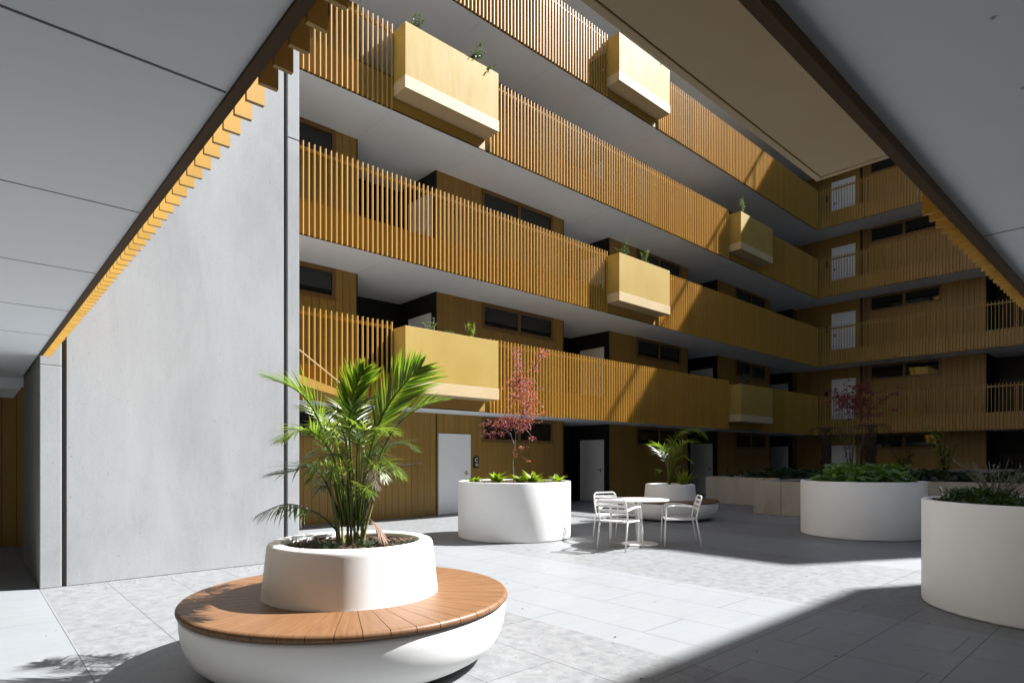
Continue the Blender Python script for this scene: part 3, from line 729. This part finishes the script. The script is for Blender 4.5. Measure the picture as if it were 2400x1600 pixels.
for i in range(16):
    a = i * 2.399 + 1.1; x = 690 + 70 * math.cos(a); yy = random.uniform(700, 1020); sp = random.uniform(90, 210)
    pts_ = [P(x, 1300, .05 * math.sin(a)), P(x + sp * .3 * math.cos(a), yy + 150, .12 * math.sin(a)), P(x + sp * .8 * math.cos(a), yy + 10, .26 * math.sin(a)), P(x + sp * 1.3 * math.cos(a), yy + random.uniform(20, 130), .38 * math.sin(a))]
    frond(pm, pts_, random.uniform(.11, .19), 15, ['palm_dark', 'palm', 'palm_dark', 'palm_dead', 'palm', 'palm_dark', 'palm_brown', 'palm'][i % 8], .008, .4, 1.3, .5, .005)
p2 = thing('palm', 'small palm with arching fronds in the distant bench planter behind the table', 'palm', (*B2, .72))
k2 = 14.32 / 1420.4 / 4.127
Q = lay(None, k2, 1114, 775, 0)
G = lambda *a: [Q(*x) for x in a]
frond(p2, G((1105, 745, 0), (1100, 560, 0), (1120, 400, -.05), (1200, 240, -.15), (1330, 210, -.25), (1400, 260, -.3)), .55, 34, 'palm', .022, .34, .8, .5, .016, flop=.25)
frond(p2, G((1110, 745, 0), (1130, 560, .1), (1190, 430, .2), (1290, 340, .3), (1410, 325, .35)), .45, 26, 'palm', .02, .4, .9, .5, .013)
frond(p2, G((1100, 745, 0), (1090, 560, 0), (1060, 430, -.1), (990, 370, -.15), (905, 360, -.2)), .36, 24, 'palm', .019, .42, .9, .4, .012)
frond(p2, G((1105, 745, 0), (1100, 600, .1), (1080, 480, .25), (1040, 420, .4), (1000, 440, .5)), .36, 20, 'palm_dark', .019, .4, .9, .4, .01)
frond(p2, G((1108, 745, 0), (1120, 600, -.1), (1150, 500, -.25), (1200, 470, -.4), (1260, 520, -.5)), .32, 20, 'palm', .018, .4, .9, .5, .01)
frond(p2, G((1115, 745, 0), (1150, 660, 0), (1190, 590, .05), (1240, 570, .1), (1270, 600, .1)), .26, 16, 'palm_dark', .014, .4, .9, .5, .008)
frond(p2, G((1100, 745, 0), (1075, 650, 0), (1040, 610, -.05), (1000, 610, -.1), (975, 645, -.1)), .24, 14, 'palm', .016, .5, .9, .5, .008)
q = MB()
for i in range(26):
    a = random.uniform(0, 6.28); leaf(q, Vector((.25 + .04 * math.cos(a), -.2, .02)), Vector((math.cos(a), math.sin(a), random.uniform(.7, 2.2))), Vector((0, 0, 1)), random.uniform(.3, .55), .04, .5, 4)
o = q.build('broadleaf_plant', 'lime', None, (*B2, .74)); tag(o, 'low bright green plant at the foot of the small distant palm', 'plant')

# maple trees: trunk, branches, star shaped leaves
def star(q, p, n, s):
    n = n.normalized(); a = n.cross(Vector((0, 0, 1)))
    if a.length < 1e-3: a = Vector((1, 0, 0))
    a.normalize(); b = n.cross(a); r = random.uniform(0, 6.28)
    for j in range(5):
        w = r + (j - 2) * .62; d = a * math.cos(w) + b * math.sin(w); e = n.cross(d)
        L = s * (1 - .16 * abs(j - 2)); 
        q.quad(p, p + d * L * .5 + e * L * .13 - n * L * .04, p + d * L - n * L * .16, p + d * L * .5 - e * L * .13 - n * L * .04)
def maple(label, loc, lines, clusters, leafm, barkm, ls, dens):
    o = thing('maple', label, 'tree', loc)
    q = MB(); main = lines[0]; c = bez(main[0], 6); n = len(c); q.tube(c, [main[1] * (1 - .6 * i / n) for i in range(n)], 8); q.build('trunk', barkm, o)
    q = MB()
    for pts, r in lines[1:]:
        c = bez(pts, 5); n = len(c); q.tube(c, [r * (1 - .7 * i / n) + .0015 for i in range(n)], 6)
    lf = MB()
    tips = [p for pts, r in lines for p in bez(pts, 4)]
    for (ce, rx, rz_, cnt) in clusters:
        for i in range(int(cnt * dens)):
            v = Vector((random.gauss(0, .36), random.gauss(0, .4), random.gauss(0, .46)))
            p = ce + VR * v.x * rx + VF * v.y * rx + Vector((0, 0, v.z * rz_))
            star(lf, p, Vector((random.gauss(0, .6), random.gauss(0, .6), .55)), ls * random.uniform(.65, 1.15))
            if i % 9 == 0:
                near = min(tips, key=lambda t_: (t_ - p).length); q.tube([near, near.lerp(p, .6) + Vector((0, 0, .02)), p], .0022, 4)
    q.build('branch', barkm, o); lf.build('crown', leafm, o); return o
k3 = 11.02 / 1420.4 / 2.85
T = lay(None, k3, 598, 1035, 0)
TT = lambda *a: [T(*x) for x in a]
maple('thin young maple with pink red leaves in the sunlit round planter', (*RP['maple'], .94),
      [(TT((598, 1045, 0), (594, 1000, 0), (587, 900, .02), (594, 820, 0), (606, 740, 0), (608, 690, 0)), .016),
       (TT((600, 780, 0), (582, 730, .03), (565, 690, .08), (520, 660, .1), (440, 620, .14), (385, 625, .15)), .010),
       (TT((607, 700, 0), (625, 660, 0), (650, 560, -.04), (640, 420, -.05), (615, 280, 0), (612, 140, .02)), .011),
       (TT((630, 640, 0), (690, 520, .05), (715, 380, .1), (735, 240, .12), (790, 160, .12)), .008),
       (TT((607, 690, 0), (650, 665, -.08), (690, 690, -.12), (722, 735, -.14)), .006),
       (TT((610, 700, 0), (590, 620, .1), (575, 480, .15), (570, 350, .18)), .007),
       (TT((565, 690, .08), (500, 690, 0), (430, 700, -.06), (380, 690, -.1)), .006),
       (TT((596, 810, 0), (640, 800, 0), (665, 785, 0)), .003), (TT((590, 870, 0), (640, 850, -.02), (690, 880, -.04)), .003)],
      [(T(612, 160), .13, .10, 26), (T(625, 240), .17, .16, 34), (T(790, 160, .12), .15, .09, 30), (T(740, 240, .1), .16, .22, 22), (T(612, 340, .08), .30, .22, 90), (T(660, 390), .32, .22, 110),
       (T(690, 470), .32, .22, 90), (T(610, 440, .1), .34, .2, 46), (T(700, 560), .30, .22, 90), (T(600, 610, .1), .4, .14, 90), (T(530, 630, .1), .32, .12, 50), (T(440, 625, .12), .26, .10, 26), (T(420, 700, -.08), .2, .08, 16), (T(500, 690), .22, .08, 18),
       (T(720, 735, -.12), .10, .06, 8), (T(650, 650), .3, .1, 40), (T(650, 790), .10, .03, 6), (T(600, 830), .05, .1, 6), (T(690, 880, -.04), .05, .03, 5), (T(560, 520, .1), .2, .3, 18)],
      'maple', 'bark', .038, 2.3)
k4 = 11.246 / 1420.4
U = lay(None, k4, 2024, 1135, 0)
UU = lambda *a: [U(*x) for x in a]
maple('shaded maple with dark red leaves in the round planter at centre right', (*RP['shade'], .94),
      [(UU((2024, 1136, 0), (2023, 1080, 0), (2026, 1020, 0), (2024, 975, 0)), .014),
       (UU((2024, 990, 0), (2000, 950, .05), (1975, 925, .1)), .008), (UU((2024, 985, 0), (2026, 940, 0), (2020, 905, 0)), .008), (UU((2025, 985, 0), (2055, 950, -.1), (2100, 920, -.1)), .006)],
      [(U(1985, 930, .1), .28, .16, 90), (U(2000, 945, 0), .3, .2, 80), (U(2025, 915, 0), .26, .2, 90), (U(2030, 950, 0), .3, .24, 80), (U(2070, 930, -.1), .34, .12, 36), (U(2045, 970, 0), .4, .24, 36), (U(2105, 915, -.1), .14, .06, 8), (U(1975, 950, 0), .3, .1, 30)],
      'maple_dark', 'bark_dark', .07, 1.0)

# leafy rosettes in the maple planter
def rosette(label, x, y, n, L, w, m, group, spread=1.0, name='leafy_plant', z=.96):
    q = MB()
    for i in range(n):
        a = i * 2.4 + random.uniform(-.3, .3); e = random.uniform(.6, 2.3)
        leaf(q, Vector((random.uniform(-.02, .02), random.uniform(-.02, .02), 0)), Vector((math.cos(a) * spread, math.sin(a) * spread, e)), Vector((0, 0, 1)), 1.15 * L * random.uniform(.6, 1.1), 1.5 * w * random.uniform(.7, 1.1), .75, 5, .35)
    o = q.build(name, m, None, (x, y, z)); return tag(o, label, 'plant', group)
mx, my = RP['maple']
for (r, f, lab, n, L) in ((-.70, -.45, 'small lime green plant at the left end of the maple planter', 20, .20), (-.30, -.62, 'bright lime plant second from the left in the maple planter', 22, .27),
                          (.10, -.42, 'bright lime plant just right of the maple stem', 20, .25), (.32, -.60, 'largest lime plant in the maple planter, right of the stem', 26, .30), (.74, -.40, 'small lime plant at the right end of the maple planter', 16, .21)):
    d = VR * r + VF * f; rosette(lab, mx + d.x, my + d.y, n, L, .036, 'lime', 'lime green plants in the maple planter')
# grass tufts under the palm
for (r, f, lab) in ((-.30, -.16, 'dark grass tuft at the left rim under the palm'), (-.20, -.05, 'wide grass tuft left of the palm stems'), (-.08, -.25, 'grass tuft in front of the palm stems'), (.15, -.02, 'blue green grass tuft right of the palm stems'), (.16, -.14, 'low grass tuft near the front right of the palm'), (.33, -.08, 'blue green grass tuft nearest the right rim under the palm'), (-.14, -.12, 'short grass tuft close to the palm stems')):
    q = MB()
    for i in range(150):
        a = random.uniform(0, 6.28); d = random.uniform(0, .07); leaf(q, Vector((d * math.cos(a), d * math.sin(a), 0)), Vector((math.cos(a), math.sin(a), random.uniform(.3, 2.2))), Vector((0, 0, 1)), random.uniform(.07, .15), .0034, 1.2, 3)
    d = VR * r + VF * f; o = q.build('grass_tuft', 'bluegrass', None, (B1[0] + d.x, B1[1] + d.y, .765)); tag(o, lab, 'grass tuft', 'grass tufts under the palm')

def shrub(label, loc, h, spread, nst, lsz, m, nl=14, lean=(0, 0), group=None, name='shrub', tw='twig', aspect=.5, cat='shrub', arch=.2):
    o = thing(name, label, cat, loc, 0, group); q = MB(); lf = MB()
    for i in range(nst):
        a = random.uniform(0, 6.28); s_ = spread * random.uniform(.3, 1); hh = h * random.uniform(.55, 1)
        e = Vector((math.cos(a) * s_ + lean[0], math.sin(a) * s_ + lean[1], hh)); mid = e * .5 + Vector((-math.cos(a), -math.sin(a), 0)) * s_ * arch + rvec() * h * .03
        c = bez([Vector((0, 0, -.02)), mid, e], 6); q.tube(c, [.006 * (1 - .75 * k / len(c)) * (h / .5) ** .5 + .001 for k in range(len(c))], 5)
        for j in range(nl):
            x = random.uniform(.22, 1) * (len(c) - 1); k = min(int(x), len(c) - 2); p = c[k].lerp(c[k + 1], x - k); p = p + rvec() * h * .035
            d = rvec(); d.z = d.z * .6 + .35
            leaf(lf, p, d, Vector((0, 0, 1)) + rvec() * .3, lsz * random.uniform(.6, 1.2), lsz * aspect * .5, .3, 3)
    q.build('stem', tw, o); lf.build('foliage', m, o); return o
gp = 'shrubs growing in the gallery planter boxes'
def inbox(key, u, w=-.2): b = PB[key]; return (b.location.x + u, 10.83 + w, b.location.z + .92)
shrub('leafy shrub at the left end of the large yellow planter box', inbox('P1', .78), .46, .2, 9, .055, 'greenpale', 16, (-.02, 0), gp)
shrub('low green shrub in the middle of the large yellow planter box', inbox('P1', 1.22), .24, .16, 8, .05, 'green', 12, (0, 0), gp)
shrub('yellow green shrub right of centre in the large yellow planter box', inbox('P1', 1.78), .5, .14, 9, .06, 'lime', 18, (.05, 0), gp)
shrub('small green shrub at the left corner of the large pale planter box', inbox('P3', .36, -.28), .42, .16, 9, .055, 'green', 14, (0, 0), gp)
shrub('sprawling shrub leaning right over the large pale planter box', inbox('P3', 1.62, -.28), .5, .2, 10, .06, 'green', 16, (.28, -.1), gp)
shrub('trailing sprig hanging over the right corner of the large pale planter box', inbox('P3', 2.1, -.34), .22, .14, 4, .05, 'green', 10, (.16, -.14), gp)
shrub('tall thin shrub at the left of the white looking planter box', inbox('P4', .35, -.25), .62, .14, 6, .055, 'greenpale', 20, (.03, 0), gp)
shrub('wispy shrub in the middle of the white looking planter box', inbox('P4', 1.55, -.3), .5, .18, 6, .05, 'greenpale', 16, (.0, 0), gp)
shrub('small trailing shrub right of centre in the white looking planter box', inbox('P4', 1.9, -.33), .22, .12, 5, .05, 'green', 8, (.12, -.05), gp)
shrub('bushy shrub at the left of the sunlit second gallery planter box', inbox('P2', .45), .62, .3, 10, .06, 'green', 14, (0, 0), gp)
shrub('silvery upright shrub at the right of the sunlit second gallery planter box', inbox('P2', 1.5), .66, .22, 9, .06, 'greenpale', 18, (.03, 0), gp)
shrub('slender upright shrub on the planter box split by the diagonal shadow', inbox('P3b', .45), .95, .14, 8, .06, 'greenpale', 20, (0, 0), gp)
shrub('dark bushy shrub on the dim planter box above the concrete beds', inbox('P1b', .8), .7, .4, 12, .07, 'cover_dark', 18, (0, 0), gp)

# right edge planter: low green mound and a silvery twiggy shrub
def cover(name, label, loc, pts, h, lsz, m, n, round_=True):
    q = MB()
    for i in range(n):
        x, y, hh = random.choice(pts); x += random.gauss(0, .10); y += random.gauss(0, .10)
        if loc[2] > .9 and math.hypot(x, y) > .86: continue
        p = Vector((x, y, random.uniform(.02, 1) * h * hh)); d = rvec(); d.z = abs(d.z) * .6 + .2
        if round_:
            s_ = lsz * random.uniform(.6, 1.2); nn = Vector((random.gauss(0, .5), random.gauss(0, .5), 1)).normalized(); a = nn.cross(Vector((random.uniform(-1, 1), 1, 0))).normalized(); b = nn.cross(a)
            k = 7; q.quad(*[p + (a * math.cos(6.283 * j / k) + b * math.sin(6.283 * j / k)) * s_ * (.86 + .2 * (j % 2)) + nn * s_ * .12 * (j % 2) for j in range(k)])
            q.tube([Vector((x, y, 0)), p], .0025, 3, False) if i % 3 == 0 else None
        else: leaf(q, p, d, Vector((0, 0, 1)), lsz * random.uniform(.7, 1.2), lsz * .13, .4, 3)
    o = q.build(name, m, None, loc); return tag(o, label, 'ground cover', None, 'stuff')
pts = []
for i in range(70):
    a = random.uniform(0, 6.28); d = .78 * math.sqrt(random.random()); pts.append((d * math.cos(a), d * math.sin(a), random.choice((.35, .5, .7, 1))))
cover('ground_cover', 'round leaved green ground cover filling the shaded planter at centre right', (*RP['shade'], .94), pts, .36, .055, 'cover', 2100)
fx_, fy_ = RP['front']
pts = []
for i in range(44):
    a = R(random.uniform(82, 165)); d = random.uniform(.45, .74); pts.append((d * math.cos(a), d * math.sin(a), random.uniform(.4, 1) * (1.0 if a < R(125) else .5)))
cover('ground_cover', 'fine leaved green mound in the planter at the right edge', (fx_, fy_, .94), pts, .17, .07, 'green', 5600, False)
shrub('silvery grey twiggy shrub in the planter at the right edge', (7.29, 1.20, .94), .46, .40, 30, .036, 'silver', 18, (.05, -.05), None, 'twiggy_shrub', 'twig', .28, 'shrub', .1)

# planting in the raised beds
bed = []
for i in range(420):
    x = random.uniform(18.3, 26.5); y = random.uniform(-2.5, 9.9); bed.append((x, y, random.uniform(.5, 1)))
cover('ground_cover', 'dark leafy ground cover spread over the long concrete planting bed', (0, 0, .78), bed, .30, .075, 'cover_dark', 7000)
def tree_fern(label, x, y, h):
    o = thing('tree_fern', label, 'tree fern', (x, y, .75), 0, 'tree ferns in the planting bed'); q = MB()
    c = [(random.uniform(-.03, .03), random.uniform(-.03, .03), h * i / 8) for i in range(9)]; q.tube(c, [.16 + random.uniform(-.02, .02) for _ in c], 12); q.build('trunk', 'bark_dark', o)
    for i in range(9):
        a = i * .7 + random.uniform(-.2, .2); d = Vector((math.cos(a), math.sin(a), 0)); b = Vector((0, 0, h))
        frond(o, [b, b + d * .18 + Vector((0, 0, .22)), b + d * .42 + Vector((0, 0, .22)), b + d * .62 + Vector((0, 0, -.02))], .15, 14, 'palm_brown', .02, .2, .5, .4, .012)
tree_fern('brown trunked tree fern left in the planting bed, below the dim planter box', 22.3, 8.3, 1.5)
tree_fern('brown trunked tree fern behind the buff concrete block', 20.4, 6.3, 1.45)
tree_fern('brown trunked tree fern at the right of the planting bed, near the right wing', 23.8, 2.6, 1.6)
tree_fern('brown trunked tree fern in the planting bed nearest the right edge', 22.0, .7, 1.5)
shrub('tall slender shrub with narrow leaves left of the dark red maple', (19.6, 6.6, .78), 3.0, .6, 7, .17, 'greenpale', 26, (0, 0), None, 'tall_shrub', 'bark', .22, 'shrub', .0)
shrub('leafy shrub, coloured yellow green as if lit, in front of the shaded ground floor window', (24.0, 5.2, .78), 1.9, .5, 9, .14, 'lime', 22, (0, 0), None, 'tall_shrub', 'bark_dark', .5, 'shrub', .1)  # reflected light on this shrub is put into its lime leaf colour
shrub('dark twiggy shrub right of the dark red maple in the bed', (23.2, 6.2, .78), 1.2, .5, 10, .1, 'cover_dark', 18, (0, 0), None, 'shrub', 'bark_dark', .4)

# dry leaf litter on the paving
q = MB()
for i in range(260):
    if i < 120: x, y = random.uniform(.6, 3.4), 8.17 - abs(random.gauss(0, .25))
    elif i < 180: x, y = random.uniform(.2, 4), random.uniform(2.4, 8)
    else: x, y = random.uniform(3, 9.5), random.uniform(.2, 9)
    L = random.uniform(.004, .012) * (1 if i < 230 else 1.5); a = random.uniform(0, 6.28); e = Matrix.Rotation(a, 3, 'Z')
    q.quad(*[Vector((x, y, .004)) + e @ Vector(p) for p in ((-L, -L * .4, 0), (L, -L * .3, .003), (L * .7, L * .4, .001), (-L * .6, L * .5, .004))])
tag(q.build('leaf_litter', 'litter'), 'tiny dry leaf crumbs scattered on the paving', 'leaf litter', None, 'stuff')
# ceiling fixings on the near soffit
for (x, y, lab) in ((1.995, .33, 'small metal fixing in the grey soffit at the top right corner'), (2.44, .33, 'small metal fixing at the right edge of the grey soffit')):
    o = thing('ceiling_fixing', lab, 'ceiling fixing', (x, y, 2.535)); q = MB(); q.lathe([(.001, -.006), (.005, -.006), (.007, -.002), (.007, .0)], 16); q.build('cap', 'metalwhite', o)

# ------------------------------------------------------------------ light, sky, camera
W_ = bpy.data.worlds.new('World'); bpy.context.scene.world = W_; W_.use_nodes = True
nt = W_.node_tree; bg = nt.nodes['Background']; sky = nt.nodes.new('ShaderNodeTexSky'); sky.sky_type = 'NISHITA'; sky.sun_disc = False
sd = Vector((.65, -.325, .74)).normalized()
sky.sun_elevation = math.asin(sd.z); sky.sun_rotation = math.atan2(sd.x, sd.y)
nt.links.new(sky.outputs[0], bg.inputs[0]); bg.inputs[1].default_value = .05
L = bpy.data.lights.new('Sun', 'SUN'); L.energy = 5.0; L.angle = R(.5); L.color = (1, .99, .975)
so = bpy.data.objects.new('Sun', L); C.objects.link(so); so.rotation_euler = sd.to_track_quat('Z', 'Y').to_euler(); so.location = (20, -10, 30)

cam = bpy.data.cameras.new('Camera'); co = bpy.data.objects.new('Camera', cam); C.objects.link(co)
cam.sensor_width = 36; cam.lens = 36 * 1392 / 2352; cam.shift_y = (1056 - 784) / 2352; cam.clip_end = 500; cam.clip_start = .05
co.location = (0, 0, 1.38); co.rotation_euler = (R(90), 0, -math.atan2(.672, .7407))
sc = bpy.context.scene; sc.camera = co
sc.view_settings.view_transform = 'Standard'; sc.view_settings.look = 'None'; sc.view_settings.exposure = 1.78; sc.view_settings.gamma = 1
sc.cycles.max_bounces = 10; sc.cycles.diffuse_bounces = 6
